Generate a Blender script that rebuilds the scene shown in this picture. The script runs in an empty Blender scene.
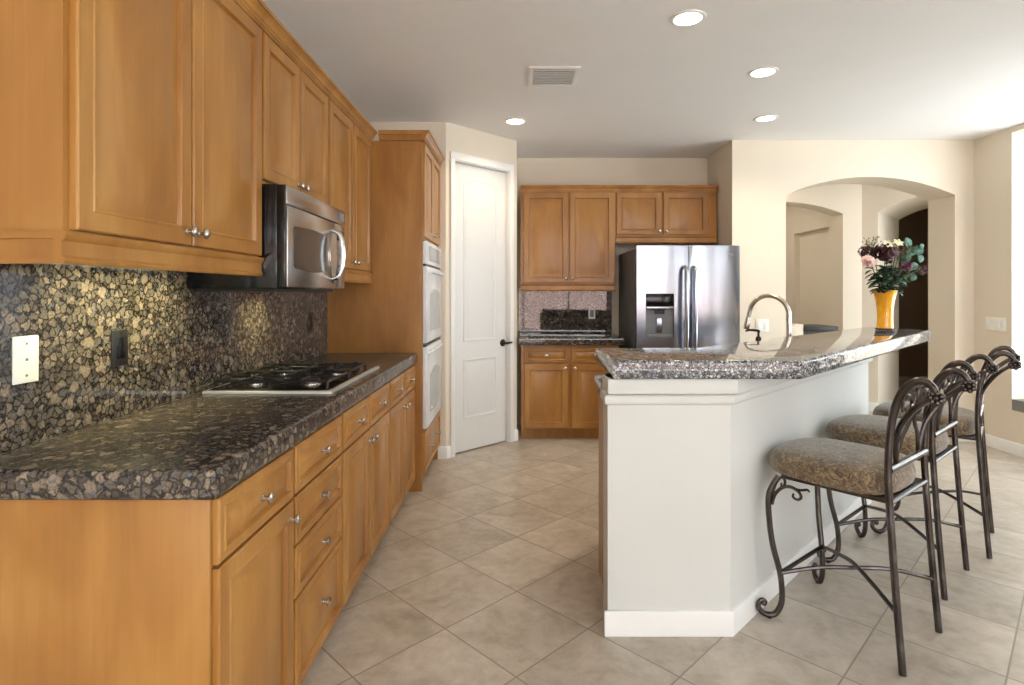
import bpy, bmesh, math, random
from math import sin, cos, pi, radians, sqrt
from mathutils import Matrix, Vector
random.seed(7)
S = bpy.context.scene
COL = S.collection
# ------------------------------------------------------------------ camera
cd = bpy.data.cameras.new('camera'); cam = bpy.data.objects.new('camera', cd); COL.objects.link(cam)
cam.location = (0, 0, 1.35); cam.rotation_euler = (radians(90), 0, 0)
cd.sensor_width = 36; cd.lens = 20.0
cd.shift_x = -(519 - 512) / 1024; cd.shift_y = (293 - 342.5) / 1024
cd.clip_start = 0.02
S.camera = cam
# ------------------------------------------------------------------ exposure
S.view_settings.view_transform = 'Standard'; S.view_settings.look = 'None'
S.view_settings.gamma = 1; S.view_settings.use_curve_mapping = False
S.view_settings.exposure = 0.04
S.cycles.use_denoising = True
S.cycles.max_bounces = 10; S.cycles.diffuse_bounces = 6; S.cycles.glossy_bounces = 4
S.cycles.sample_clamp_indirect = 8
S.cycles.caustics_reflective = False; S.cycles.caustics_refractive = False
# ------------------------------------------------------------------ daylight
W = bpy.data.worlds.new('sky'); S.world = W; W.use_nodes = True
W.node_tree.nodes['Background'].inputs['Color'].default_value = (0.85, 0.94, 1.0, 1)
W.node_tree.nodes['Background'].inputs['Strength'].default_value = 7.0
def area(name, loc, rot, sx, sy, power, color=(1, 1, 1), portal=False, spread=180):
    l = bpy.data.lights.new(name, 'AREA'); l.shape = 'RECTANGLE'; l.size = sx; l.size_y = sy
    l.energy = power; l.color = color; l.spread = radians(spread)
    if portal: l.cycles.is_portal = True
    o = bpy.data.objects.new(name, l); COL.objects.link(o); o.location = loc; o.rotation_euler = rot
    return o
DAY = (0.88, 0.945, 1.0)
area('rear_window_daylight', (1.3, -3.14, 1.3), (radians(90), 0, 0), 4.8, 2.4, 1, DAY, True)
area('side_window_daylight', (4.14, 3.695, 1.58), (radians(90), 0, radians(90)), 2.19, 2.24, 1, DAY, True)
area('patio_door_daylight', (4.14, -1.35, 1.2), (radians(90), 0, radians(90)), 1.9, 2.4, 1, DAY, True)
sl = bpy.data.lights.new('sun', 'SUN'); sl.energy = 36; sl.angle = radians(1); sl.color = (.95, .98, 1.0)
so = bpy.data.objects.new('sun', sl); COL.objects.link(so); so.rotation_euler = Vector((.35, -.62, -.75)).to_track_quat('-Z', 'Y').to_euler()
# ------------------------------------------------------------------ node helpers
class N:
    def __init__(s, name):
        s.m = bpy.data.materials.new(name); s.m.use_nodes = True
        s.t = s.m.node_tree; s.b = s.t.nodes['Principled BSDF']
    def new(s, typ, **kw):
        n = s.t.nodes.new(typ)
        for k, v in kw.items(): setattr(n, k, v)
        return n
    def link(s, a, b): s.t.links.new(a, b)
    def setin(s, n, i, v):
        if isinstance(v, (int, float, tuple)): n.inputs[i].default_value = v
        else: s.link(v, n.inputs[i])
    def math(s, op, a, b=0.0, c=None):
        n = s.new('ShaderNodeMath', operation=op); s.setin(n, 0, a); s.setin(n, 1, b)
        if c is not None: s.setin(n, 2, c)
        return n.outputs[0]
    def pos(s): return s.new('ShaderNodeNewGeometry').outputs['Position']
    def objc(s): return s.new('ShaderNodeTexCoord').outputs['Object']
    def xyz(s, v):
        n = s.new('ShaderNodeSeparateXYZ'); s.link(v, n.inputs[0]); return n.outputs
    def comb(s, x, y, z):
        n = s.new('ShaderNodeCombineXYZ')
        for i, v in enumerate((x, y, z)): s.setin(n, i, v)
        return n.outputs[0]
    def vmul(s, v, k):
        n = s.new('ShaderNodeVectorMath', operation='MULTIPLY'); s.link(v, n.inputs[0]); n.inputs[1].default_value = k
        return n.outputs[0]
    def vadd(s, v, w):
        n = s.new('ShaderNodeVectorMath', operation='ADD'); s.link(v, n.inputs[0]); s.setin(n, 1, w); return n.outputs[0]
    def noise(s, v, scale, detail=3, rough=0.5, dist=0.0):
        n = s.new('ShaderNodeTexNoise'); s.link(v, n.inputs['Vector'])
        n.inputs['Scale'].default_value = scale; n.inputs['Detail'].default_value = detail
        n.inputs['Roughness'].default_value = rough; n.inputs['Distortion'].default_value = dist
        return n.outputs
    def vor(s, v, scale, feature='F1', rand=1.0):
        n = s.new('ShaderNodeTexVoronoi', feature=feature); s.link(v, n.inputs['Vector'])
        n.inputs['Scale'].default_value = scale; n.inputs['Randomness'].default_value = rand
        return n.outputs
    def ramp(s, f, stops, interp='LINEAR'):
        n = s.new('ShaderNodeValToRGB'); s.link(f, n.inputs[0]); n.color_ramp.interpolation = interp
        e = n.color_ramp.elements
        while len(e) < len(stops): e.new(0.5)
        for k, (p, c) in enumerate(stops):
            e[k].position = p; e[k].color = (c[0], c[1], c[2], 1) if not isinstance(c, (int, float)) else (c, c, c, 1)
        return n.outputs[0]
    def mix(s, f, a, b, mode='MIX'):
        n = s.new('ShaderNodeMix', data_type='RGBA', blend_type=mode)
        s.setin(n, 0, f)
        for i, v in ((6, a), (7, b)):
            if isinstance(v, tuple): n.inputs[i].default_value = (v[0], v[1], v[2], 1)
            else: s.link(v, n.inputs[i])
        return n.outputs[2]
    def line(s, c, pitch, off, w):          # 1 on a seam of width w repeating along coordinate c
        f = s.math('FRACT', s.math('DIVIDE', s.math('SUBTRACT', c, off), pitch))
        d = s.math('ABSOLUTE', s.math('SUBTRACT', f, 0.5))
        return s.math('GREATER_THAN', d, 0.5 - w / (2 * pitch))
    def bump(s, h, strength, dist=0.01):
        n = s.new('ShaderNodeBump'); n.inputs['Strength'].default_value = strength; n.inputs['Distance'].default_value = dist
        s.link(h, n.inputs['Height']); s.link(n.outputs[0], s.b.inputs['Normal'])
    def base(s, c):
        if isinstance(c, tuple): s.b.inputs['Base Color'].default_value = (c[0], c[1], c[2], 1)
        else: s.link(c, s.b.inputs['Base Color'])
        return s
    def set(s, **kw):
        for k, v in kw.items():
            k = {'rough': 'Roughness', 'metal': 'Metallic', 'coat': 'Coat Weight', 'coatr': 'Coat Roughness', 'spec': 'Specular IOR Level',
                 'trans': 'Transmission Weight', 'ior': 'IOR', 'sheen': 'Sheen Weight', 'es': 'Emission Strength', 'sss': 'Subsurface Weight'}.get(k, k)
            s.setin(s.b, k, v)
        return s
def srgb(r, g, b):
    f = lambda c: (c / 255 / 12.92) if c / 255 <= 0.04045 else ((c / 255 + 0.055) / 1.055) ** 2.4
    return (f(r), f(g), f(b))
def plain(name, rgb, rough=0.5, metal=0.0, vary=0.06, scale=14.0, bump=0.0, **kw):
    n = N(name); c = srgb(*rgb)
    p = n.objc(); f = n.noise(p, scale, 3)[0]
    lo = tuple(x * (1 - vary) for x in c); hi = tuple(min(1, x * (1 + vary)) for x in c)
    n.base(n.ramp(f, [(0.3, lo), (0.7, hi)])).set(rough=rough, metal=metal, **kw)
    if bump: n.bump(n.noise(p, scale * 8, 2)[0], bump, 0.002)
    return n.m
# ------------------------------------------------------------------ materials
def wood_mat(name, dark, mid, light):
    n = N(name); p = n.objc()
    rnd = n.new('ShaderNodeObjectInfo').outputs['Random']
    off = n.comb(n.math('MULTIPLY', rnd, 13.0), n.math('MULTIPLY', rnd, 7.0), n.math('MULTIPLY', rnd, 3.0))
    q = n.vadd(p, off)
    fine = n.noise(n.vmul(q, (60, 60, 2.2)), 1.0, 4, 0.6, 0.4)[0]
    broad = n.noise(n.vmul(q, (5, 5, 1.6)), 1.0, 3, 0.55, 0.6)[0]
    f = n.math('ADD', n.math('MULTIPLY', fine, 0.18), n.math('MULTIPLY', broad, 0.82))
    c = n.ramp(f, [(0.30, srgb(*dark)), (0.5, srgb(*mid)), (0.72, srgb(*light))])
    n.base(c).set(rough=0.34, coat=0.25, coatr=0.22, spec=0.4)
    n.bump(fine, 0.04, 0.001)
    return n.m
WOOD = wood_mat('maple_wood', (142, 95, 44), (163, 113, 54), (182, 135, 72))
def granite_mat(name, seams=None, rough=0.10, pale=0.0, scale=46, spec=0.6):
    n = N(name); p = n.pos()
    wob = n.noise(p, 48, 4, .65)[1]
    q = n.vadd(p, n.vmul(wob, (0.026, 0.026, 0.026)))
    v = n.vor(q, scale, 'F1', 1.0); e = n.vor(q, scale, 'DISTANCE_TO_EDGE', 1.0)
    cell = n.new('ShaderNodeSeparateColor'); n.link(v['Color'], cell.inputs[0])
    tones = [(0.0, srgb(66, 58, 53)), (0.22, srgb(90, 80, 71)), (0.45, srgb(112, 100, 89)), (0.62, srgb(96, 88, 81)), (0.8, srgb(130, 116, 102)), (1.0, srgb(150, 134, 116))]
    if pale: tones = [(0.0, srgb(64, 64, 72)), (0.15, srgb(140, 140, 144)), (0.45, srgb(190, 189, 189)), (0.6, srgb(134, 140, 158)), (0.8, srgb(208, 206, 204)), (1.0, srgb(222, 220, 218))]  # greyer bar stone, paler still with window glare put into its colour
    c = n.ramp(cell.outputs[0], tones)
    mott = n.noise(p, 170, 4, .65)[0]
    c = n.mix(n.ramp(mott, [(0.40, 0.0), (0.64, 0.8)]), c, srgb(56, 50, 47))
    gap = n.ramp(n.math('ADD', e['Distance'], n.math('MULTIPLY', n.math('SUBTRACT', mott, 0.5), 0.3)), [(0.03, 1.0), (0.13, 0.0)])
    c = n.mix(gap, c, srgb(22, 21, 22))
    big = n.vor(q, scale * .4, 'F1', 1.0); bc = n.new('ShaderNodeSeparateColor'); n.link(big['Color'], bc.inputs[0])
    bm_ = n.math('MULTIPLY', n.math('GREATER_THAN', bc.outputs[1], 0.55), n.ramp(n.math('ADD', big['Distance'], n.math('MULTIPLY', mott, 0.12)), [(0.33, 1.0), (0.40, 0.0)]))
    c = n.mix(n.math('MULTIPLY', bm_, 0.75), c, n.mix(n.ramp(mott, [(0.4, 0.0), (0.7, 0.7)]), srgb(146, 130, 114) if not pale else srgb(190, 187, 184), srgb(84, 74, 66)))
    fl = n.vor(p, 110, 'F1', 1.0); fc = n.new('ShaderNodeSeparateColor'); n.link(fl['Color'], fc.inputs[0])
    c = n.mix(n.math('MULTIPLY', n.math('GREATER_THAN', fc.outputs[2], 0.93), gap), c, srgb(88, 94, 106))
    if seams:
        mask = None
        X = n.xyz(p)
        for (ax, ay, az, pitch, off, w) in seams:
            t = n.math('ADD', n.math('ADD', n.math('MULTIPLY', X[0], ax), n.math('MULTIPLY', X[1], ay)), n.math('MULTIPLY', X[2], az))
            l = n.line(t, pitch, off, w)
            mask = l if mask is None else n.math('MAXIMUM', mask, l)
        c = n.mix(mask, c, srgb(28, 27, 28))
        n.set(rough=n.math('ADD', n.math('MULTIPLY', mask, 0.4), rough))
    else: n.set(rough=rough)
    n.base(c).set(spec=spec)
    return n.m
r2 = sqrt(0.5)
GRAN_L = granite_mat('granite_counter', [(1, 0, 0, 0.34, -1.03 + 0.17, 0.0045), (0, 1, 0, 0.34, 1.295 + 0.02, 0.0045)], 0.26)
GRAN_B = granite_mat('granite_bar', [(1, 0, 0, 0.345, 0.55, 0.004), (0, 1, 0, 0.345, 2.215, 0.0035)], 0.05, 1.0, 74)
GRAN_S = granite_mat('granite_backsplash', [(0, r2, r2, 0.30, 0.02, 0.0025), (0, r2, -r2, 0.30, 0.09, 0.0025)], 0.10)
GRAN_K = granite_mat('granite_back_splash', [(r2, 0, r2, 0.30, 0.0, 0.0035), (r2, 0, -r2, 0.30, 0.11, 0.0035)], 0.03, spec=1.0)
def floor_mat():
    n = N('floor_tile'); p = n.pos(); X = n.xyz(p)
    u = n.math('MULTIPLY', n.math('ADD', X[0], X[1]), r2); v = n.math('MULTIPLY', n.math('SUBTRACT', X[1], X[0]), r2)
    P = 0.4066; u0, v0 = 1.407 + P / 2, 1.421 + P / 2
    g = n.math('MAXIMUM', n.line(u, P, u0 + P / 2, 0.006), n.line(v, P, v0 + P / 2, 0.006))
    iu = n.math('FLOOR', n.math('DIVIDE', n.math('SUBTRACT', u, u0 + P / 2), P)); iv = n.math('FLOOR', n.math('DIVIDE', n.math('SUBTRACT', v, v0 + P / 2), P))
    wn = n.new('ShaderNodeTexWhiteNoise', noise_dimensions='2D'); n.link(n.comb(iu, iv, 0.0), wn.inputs['Vector'])
    q = n.vadd(p, n.vmul(wn.outputs['Color'], (9, 9, 9)))
    a = n.noise(q, 5.0, 6, 0.62, 0.6)[0]; b = n.noise(q, 22, 4, 0.6)[0]
    f = n.math('ADD', n.math('MULTIPLY', a, 0.7), n.math('MULTIPLY', b, 0.3))
    c = n.ramp(f, [(0.32, srgb(154, 142, 126)), (0.5, srgb(180, 169, 155)), (0.68, srgb(198, 189, 178))])
    k = n.math('ADD', n.math('MULTIPLY', wn.outputs['Value'], 0.14), 0.93)
    c = n.mix(1.0, c, n.comb(k, k, k), 'MULTIPLY')
    c = n.mix(g, c, srgb(138, 127, 114))
    n.base(c).set(rough=n.math('ADD', n.math('MULTIPLY', a, 0.12), 0.26), spec=0.4)
    n.bump(n.math('SUBTRACT', n.math('MULTIPLY', b, 0.08), g), 0.25, 0.003)
    return n.m
FLOOR = floor_mat()
WALL = plain('wall_paint', (222, 212, 195), 0.75, vary=0.015, scale=3, bump=0.05)
CEIL = plain('ceiling_paint', (236, 236, 236), 0.85, vary=0.01, scale=3)
PONY = plain('bar_wall_paint', (205, 206, 203), 0.7, vary=0.015, scale=3, bump=0.05)
TRIM = plain('white_trim_paint', (234, 234, 233), 0.4, vary=0.01)
DOORW = plain('white_door_paint', (218, 218, 217), 0.38, vary=0.01)
DARKW = plain('dark_room_paint', (150, 124, 100), 0.8, vary=0.02)
STUCCO = plain('garden_stucco', (146, 122, 114), 0.9)
PATIO = plain('patio_concrete', (214, 213, 210), 0.9)
GREYST = plain('sill_stone', (128, 126, 124), 0.5)
def steel_mat(name, rgb, rough, axis=(1.5, 1.5, 260), wavy=False):
    n = N(name); p = n.objc()
    f = n.noise(n.vmul(p, axis), 1.0, 3)[0]; c = srgb(*rgb)
    n.base(n.ramp(f, [(0.3, tuple(x * .92 for x in c)), (0.7, c)])).set(rough=rough, metal=1.0)
    if wavy: n.bump(n.noise(n.vmul(p, (7, 7, 1.1)), 1.0, 1)[0], 0.5, 0.006)
    else: n.bump(f, 0.015, 0.001)
    return n.m
STEEL = steel_mat('brushed_stainless', (170, 175, 186), 0.20, wavy=True)
STEELM = steel_mat('microwave_stainless', (200, 192, 184), 0.26)
TRAY = steel_mat('satin_steel', (232, 232, 230), 0.42, (30, 30, 30))
NICKEL = steel_mat('satin_nickel', (206, 200, 190), 0.26, (40, 40, 40))
CHROME = steel_mat('bright_steel', (222, 222, 224), 0.14, (30, 30, 30))
BLACKG = plain('black_gloss', (14, 15, 18), 0.12, vary=0.1)
BLACKM = plain('black_iron', (20, 20, 20), 0.42, vary=0.2, scale=60, bump=0.1)
BLACKP = plain('black_plastic', (26, 24, 24), 0.4)
FRSIDE = plain('fridge_side_grey', (74, 74, 76), 0.5)
DARKGL = plain('smoked_glass', (62, 60, 58), 0.10)
GREYPL = plain('grey_plastic', (120, 124, 130), 0.3)
WHITEP = plain('white_plastic', (238, 238, 228), 0.35)
ENAMEL = plain('white_enamel', (226, 228, 232), 0.22)
OVENGL = plain('oven_glass', (164, 168, 174), 0.12)
BRONZE = plain('dark_bronze', (52, 46, 42), 0.35, metal=0.8)
def iron_mat():
    n = N('pewter_iron'); p = n.objc(); f = n.noise(p, 14, 3)[0]
    n.base(n.ramp(f, [(0.3, srgb(62, 54, 50)), (0.55, srgb(84, 76, 73)), (0.75, srgb(104, 99, 98))])).set(rough=0.27, metal=0.85)
    return n.m
IRON = iron_mat()
def chenille_mat():
    n = N('chenille_fabric'); p = n.objc()
    wob = n.noise(p, 9, 3)[1]
    f = n.noise(n.vadd(p, n.vmul(wob, (.12, .12, .12))), 58, 5, 0.75, 0.6)[0]
    g = n.noise(p, 240, 2)[0]
    c = n.ramp(n.math('ADD', n.math('MULTIPLY', f, 0.75), n.math('MULTIPLY', g, 0.25)), [(0.36, srgb(50, 38, 30)), (0.45, srgb(86, 68, 50)), (0.52, srgb(112, 93, 69)), (0.62, srgb(156, 140, 108))])
    n.base(c).set(rough=0.9, sheen=0.4); n.bump(g, 0.5, 0.004)
    return n.m
FABRIC = chenille_mat()
def glow(name, rgb, strength):
    n = N(name); n.base((0.8, 0.8, 0.8)); n.b.inputs['Emission Color'].default_value = (*srgb(*rgb), 1)
    n.set(es=strength); return n.m
LAMP = glow('downlight_lens', (255, 246, 230), 6.0)
STRIPL = glow('strip_light_lens', (236, 244, 210), 2.0)
VASEY = plain('amber_glass', (236, 166, 14), 0.10, vary=0.12, scale=20, coat=0.6)
PINK = plain('rose_petal', (244, 214, 212), 0.6, vary=0.15, scale=60)
BURG = plain('burgundy_petal', (56, 10, 24), 0.65, vary=0.4, scale=60)
PURP = plain('purple_petal', (122, 58, 92), 0.65, vary=0.3, scale=60)
CREAM = plain('cream_petal', (228, 228, 190), 0.6, vary=0.12, scale=60)
EUCA = plain('eucalyptus_leaf', (70, 108, 90), 0.6, vary=0.2, scale=40)
LEAF = plain('dark_leaf', (34, 62, 36), 0.45, vary=0.3, scale=40)
STEM = plain('green_stem', (58, 84, 48), 0.6)
SPRIG = plain('brown_sprig', (112, 74, 62), 0.7, vary=0.3, scale=60)
WATER = plain('sink_steel', (150, 152, 154), 0.3, metal=1.0)
# ------------------------------------------------------------------ mesh helpers
class B:
    def __init__(s): s.bm = bmesh.new()
    def box(s, x0, x1, y0, y1, z0, z1, bev=0.0, seg=2):
        vs = [s.bm.verts.new((x, y, z)) for x in (x0, x1) for y in (y0, y1) for z in (z0, z1)]
        fs = [s.bm.faces.new([vs[i] for i in f]) for f in ((0, 1, 3, 2), (4, 6, 7, 5), (0, 4, 5, 1), (2, 3, 7, 6), (0, 2, 6, 4), (1, 5, 7, 3))]
        if bev:
            es = list({e for f in fs for e in f.edges})
            bmesh.ops.bevel(s.bm, geom=es, offset=bev, segments=seg, profile=0.5, affect='EDGES', clamp_overlap=True)
        return s
    def prism(s, poly, z0, z1, bev=0.0, seg=3, top_only=False, M=None):
        T = (lambda x, y, z: M @ Vector((x, y, z))) if M else (lambda x, y, z: Vector((x, y, z)))
        lo = [s.bm.verts.new(T(x, y, z0)) for x, y in poly]; hi = [s.bm.verts.new(T(x, y, z1)) for x, y in poly]
        n = len(poly)
        f1 = s.bm.faces.new(lo[::-1]); f2 = s.bm.faces.new(hi)
        for i in range(n): s.bm.faces.new((lo[i], lo[(i + 1) % n], hi[(i + 1) % n], hi[i]))
        if bev:
            es = list(f2.edges) + ([] if top_only else list(f1.edges))
            bmesh.ops.bevel(s.bm, geom=es, offset=bev, segments=seg, profile=0.5, affect='EDGES', clamp_overlap=True)
        return s
    def extr(s, prof, x0, x1):        # profile in (y,z) swept along x
        return s.prism(prof, x0, x1, M=Matrix(((0, 0, 1, 0), (1, 0, 0, 0), (0, 1, 0, 0), (0, 0, 0, 1))))
    def extry(s, prof, y0, y1):       # profile in (x,z) swept along y
        return s.prism(prof, y0, y1, M=Matrix(((1, 0, 0, 0), (0, 0, 1, 0), (0, 1, 0, 0), (0, 0, 0, 1))))
    def loops(s, rings, cap0=True, cap1=True):
        R = [[s.bm.verts.new(p) for p in r] for r in rings]
        for a, b in zip(R, R[1:]):
            n = len(a)
            for i in range(n): s.bm.faces.new((a[i], a[(i + 1) % n], b[(i + 1) % n], b[i]))
        if cap0: s.bm.faces.new(R[0][::-1])
        if cap1: s.bm.faces.new(R[-1])
        return s
    def lathe(s, prof, seg=20, M=None):   # (r, h) about local z
        M = M or Matrix()
        rings = [[M @ Vector((max(r, 1e-4) * cos(2 * pi * k / seg), max(r, 1e-4) * sin(2 * pi * k / seg), h)) for k in range(seg)] for r, h in prof]
        return s.loops(rings)
    def tube(s, pts, r, seg=8, smooth=0, flat=1.0):
        P = [Vector(p) for p in pts]
        R = list(r) if isinstance(r, (list, tuple)) else [r] * len(P)
        if smooth:
            Q, RR = [], []
            for i in range(len(P) - 1):
                p0 = P[max(i - 1, 0)]; p1 = P[i]; p2 = P[i + 1]; p3 = P[min(i + 2, len(P) - 1)]
                for k in range(smooth):
                    t = k / smooth
                    Q.append(0.5 * ((2 * p1) + (-p0 + p2) * t + (2 * p0 - 5 * p1 + 4 * p2 - p3) * t * t + (-p0 + 3 * p1 - 3 * p2 + p3) * t ** 3))
                    RR.append(R[i] * (1 - t) + R[i + 1] * t)
            Q.append(P[-1]); RR.append(R[-1]); P, R = Q, RR
        rings = []; nrm = None
        for i, p in enumerate(P):
            t = (P[min(i + 1, len(P) - 1)] - P[max(i - 1, 0)]).normalized()
            if nrm is None:
                a = Vector((0, 0, 1)) if abs(t.z) < 0.9 else Vector((1, 0, 0))
                nrm = (a - t * a.dot(t)).normalized()
            else: nrm = (nrm - t * nrm.dot(t)).normalized()
            bi = t.cross(nrm)
            rings.append([p + (nrm * cos(2 * pi * k / seg) + bi * sin(2 * pi * k / seg) * flat) * R[i] for k in range(seg)])
        return s.loops(rings)
    def ball(s, c, r, seg=10, sq=(1, 1, 1)):
        m = Matrix.Translation(c) @ Matrix.Diagonal((r * sq[0], r * sq[1], r * sq[2], 1))
        bmesh.ops.create_uvsphere(s.bm, u_segments=seg, v_segments=max(5, seg // 2 + 1), radius=1, matrix=m)
        return s
    def panel(s, x0, x1, z0, z1, t=0.02, frame=0.055, deep=0.012, slope=0.042):
        w = min(x1 - x0, z1 - z0)
        frame = min(frame, w * 0.24); slope = min(slope, w * 0.13)
        prof = [(0, 0), (0, -t + .004), (.004, -t), (frame - .012, -t), (frame - .009, -t - .0025), (frame - .004, -t - .0015), (frame, -t + deep), (frame + .005, -t + deep), (frame + .007 + slope, -t + .001), (frame + .010 + slope, -t)]
        return s.loops([[(x0 + i, y, z0 + i), (x1 - i, y, z0 + i), (x1 - i, y, z1 - i), (x0 + i, y, z1 - i)] for i, y in prof])
    def leaf(s, base, d, up, L, w, bend=0.2, n=5, round_=False):
        base = Vector(base); d = Vector(d).normalized(); sd = d.cross(Vector(up)).normalized(); nn = sd.cross(d)
        prev = None
        for i in range(n + 1):
            t = i / n
            ww = w * (sqrt(max(0.0, 1 - (2 * t - 1) ** 2)) if round_ else sin(pi * min(1, t * 0.97 + .02)) ** 0.8) + 0.0006
            c = base + d * (L * t) - nn * (bend * L * t * t)
            row = [s.bm.verts.new(c - sd * ww + nn * ww * .25), s.bm.verts.new(c), s.bm.verts.new(c + sd * ww + nn * ww * .25)]
            if prev:
                for k in range(2): s.bm.faces.new((prev[k], prev[k + 1], row[k + 1], row[k]))
            prev = row
        return s
    def obj(s, name, mat, parent=None, loc=(0, 0, 0), rz=0.0, angle=38, thick=0.0):
        bmesh.ops.remove_doubles(s.bm, verts=s.bm.verts, dist=1e-6)
        bmesh.ops.recalc_face_normals(s.bm, faces=s.bm.faces)
        me = bpy.data.meshes.new(name); s.bm.to_mesh(me); s.bm.free()
        me.materials.append(mat)
        for p in me.polygons: p.use_smooth = True
        me.set_sharp_from_angle(angle=radians(angle))
        o = bpy.data.objects.new(name, me); COL.objects.link(o)
        o.location = loc; o.rotation_euler = (0, 0, rz)
        if parent: o.parent = parent
        if thick:
            m = o.modifiers.new('thickness', 'SOLIDIFY'); m.thickness = thick; m.offset = 0
        return o
def tag(o, label, cat, group=None):
    o['label'] = label; o['category'] = cat
    if group: o['group'] = group
    return o
def thing(name, label, cat, loc=(0, 0, 0), rz=0.0, group=None):
    o = bpy.data.objects.new(name, None); COL.objects.link(o); o.empty_display_size = .1
    o.location = loc; o.rotation_euler = (0, 0, rz)
    return tag(o, label, cat, group)
def struct(name, b, mat, **kw):
    o = b.obj(name, mat, **kw); o['kind'] = 'structure'; return o
def copy_tree(o, parent=None):
    c = o.copy(); COL.objects.link(c)
    if parent: c.parent = parent
    for ch in list(o.children): copy_tree(ch, c)
    return c
L90 = radians(90)
# ------------------------------------------------------------------ room shell
XL, XR, ZC, YB = -1.314, 4.15, 2.745, 5.87
struct('floor', B().box(XL - .2, XR + .3, -3.3, 5.3, -.1, 0).box(XL - .2, 7.5, 5.3, 10.2, -.1, 0), FLOOR)
struct('ceiling', B().box(XL - .2, XR + .35, -3.35, 5.3, ZC, ZC + .1).box(XL - .2, 7.5, 5.3, 10.2, ZC, ZC + .1), CEIL)
struct('wall_left', B().box(XL - .15, XL, -3.3, YB, 0, ZC), WALL)
struct('wall_back', B().box(XL - .15, 2.1, YB, YB + .15, 0, ZC), WALL)
# pantry corner: short wall beside the oven tower, then the angled wall with its door
struct('wall_stub', B().box(XL, -.597, 4.64, 4.74, 0, ZC), WALL)
PA = (-.597, 4.64)
b = B()
for x0, x1, z0, z1 in ((0, .085, 0, ZC), (.722, .815, 0, ZC), (.085, .722, 2.455, ZC)): b.box(x0, x1, 0, .11, z0, z1)
struct('wall_pantry', b, WALL, loc=(PA[0], PA[1], 0), rz=radians(45))
struct('wall_pantry_return', B().box(-.12, -.022, 5.225, YB, 0, ZC), WALL)
# arch wall with a low segmental arch, and the thick return beside the fridge
def arch(x0, x1, zs, zt, n=20):
    c = (x0 + x1) / 2; h = zt - zs; a = (x1 - x0) / 2; R = (a * a + h * h) / (2 * h); zc = zt - R
    th = math.asin(a / R)
    return [(c + R * sin(-th + 2 * th * k / n), zc + R * cos(-th + 2 * th * k / n)) for k in range(n + 1)]
AX0, AX1 = 2.435, 3.977
poly = [(1.945, 0), (AX0, 0)] + arch(AX0, AX1, 2.245, 2.41) + [(AX1, 0), (XR + .15, 0), (XR + .15, ZC), (1.945, ZC)]
struct('wall_arch', B().extry(poly, 5.19, 5.53), WALL)
struct('wall_fridge_side', B().box(1.945, 2.30, 5.53, YB + .15, 0, ZC), WALL)
# hallway seen through the arch
poly = [(2.2, 0), (2.35, 0)] + arch(2.35, 3.735, 2.265, 2.40) + [(3.735, 0), (3.96, 0), (3.96, ZC), (2.2, ZC)]
struct('wall_hall', B().extry(poly, 6.56, 6.80), WALL)
b = B().box(3.735, 3.95, 6.80, 6.86, 0, ZC).box(3.735, 3.95, 7.72, 9.6, 0, ZC).box(3.735, 3.95, 6.86, 7.72, 2.15, ZC).box(3.735, 3.95, 6.86, 7.72, 0, .5).box(3.81, 3.95, 6.86, 7.72, .5, 2.15)
struct('wall_hall_niche', b, WALL)
struct('wall_hall_end', B().box(2.0, 3.95, 9.6, 9.7, 0, ZC), WALL)
struct('wall_hall_left', B().box(2.05, 2.2, YB + .15, 9.6, 0, ZC), WALL)
poly = [(0, 0), (.16, 0)] + arch(.16, 1.1, 2.265, 2.40) + [(1.1, 0), (1.6, 0), (1.6, ZC), (0, ZC)]
struct('wall_hall_angle', B().extry(poly, 0, 1.0), WALL, loc=(3.955, 6.56, 0), rz=radians(-45))
b = B().box(4.3, 7.4, 9.2, 9.3, 0, ZC).box(7.4, 7.5, 5.3, 9.3, 0, ZC).box(4.30, 4.36, 7.35, 9.2, 0, ZC)
struct('wall_den', b, DARKW)
struct('wall_hall_right', B().box(5.05, 7.4, 5.35, 5.45, 0, ZC), WALL)
# right wall with a tall window and a patio door; rear wall with a wide window
WY1 = 4.79
b = B().box(XR, XR + .3, WY1, 5.19, 0, ZC).box(XR, XR + .3, 2.6, WY1, 0, .365).box(XR, XR + .3, 2.6, WY1, 2.70, ZC).box(XR, XR + .3, 1.8, 2.6, 0, ZC)
b.box(XR, XR + .3, -2.3, -.4, 2.4, ZC).box(XR, XR + .3, -.4, 1.8, 0, ZC).box(XR, XR + .3, -3.3, -2.3, 0, ZC)
struct('wall_right', b, WALL)
b = B().box(XL, -1.1, -3.3, -3.15, 0, ZC).box(3.7, XR, -3.3, -3.15, 0, ZC).box(-1.1, 3.7, -3.3, -3.15, 2.5, ZC).box(-1.1, 3.7, -3.3, -3.15, 0, .1)
struct('wall_rear', b, WALL)
struct('trim_window_sill', B().box(XR - .004, XR + .3, 2.6, WY1 - .002, .365, .458, .004), GREYST)
def window(name, x0, x1, y, z0, z1, n, loc, rz):
    b = B().box(x0, x1, y, y + .05, z0, z0 + .05).box(x0, x1, y, y + .05, z1 - .05, z1)
    for k in range(n + 1):
        x = x0 + (x1 - x0 - .05) * k / n; b.box(x, x + .05, y, y + .05, z0, z1)
    struct(name, b, TRIM, loc=loc, rz=rz)
window('window_1', 0, 2.19, 0, .458, 2.70, 2, (XR + .22, 2.6, 0), L90)
window('window_2', 0, 1.9, 0, 0, 2.4, 2, (XR + .22, -2.3, 0), L90)
window('window_3', -1.1, 3.7, -3.25, .1, 2.5, 4, (0, 0, 0), 0)
struct('wall_garden', B().box(-9, 14, -9.4, -9.2, -.12, 2.1), STUCCO)
struct('ground_patio', B().box(-9, 14, -13, 14, -.3, -.12), PATIO)
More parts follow.
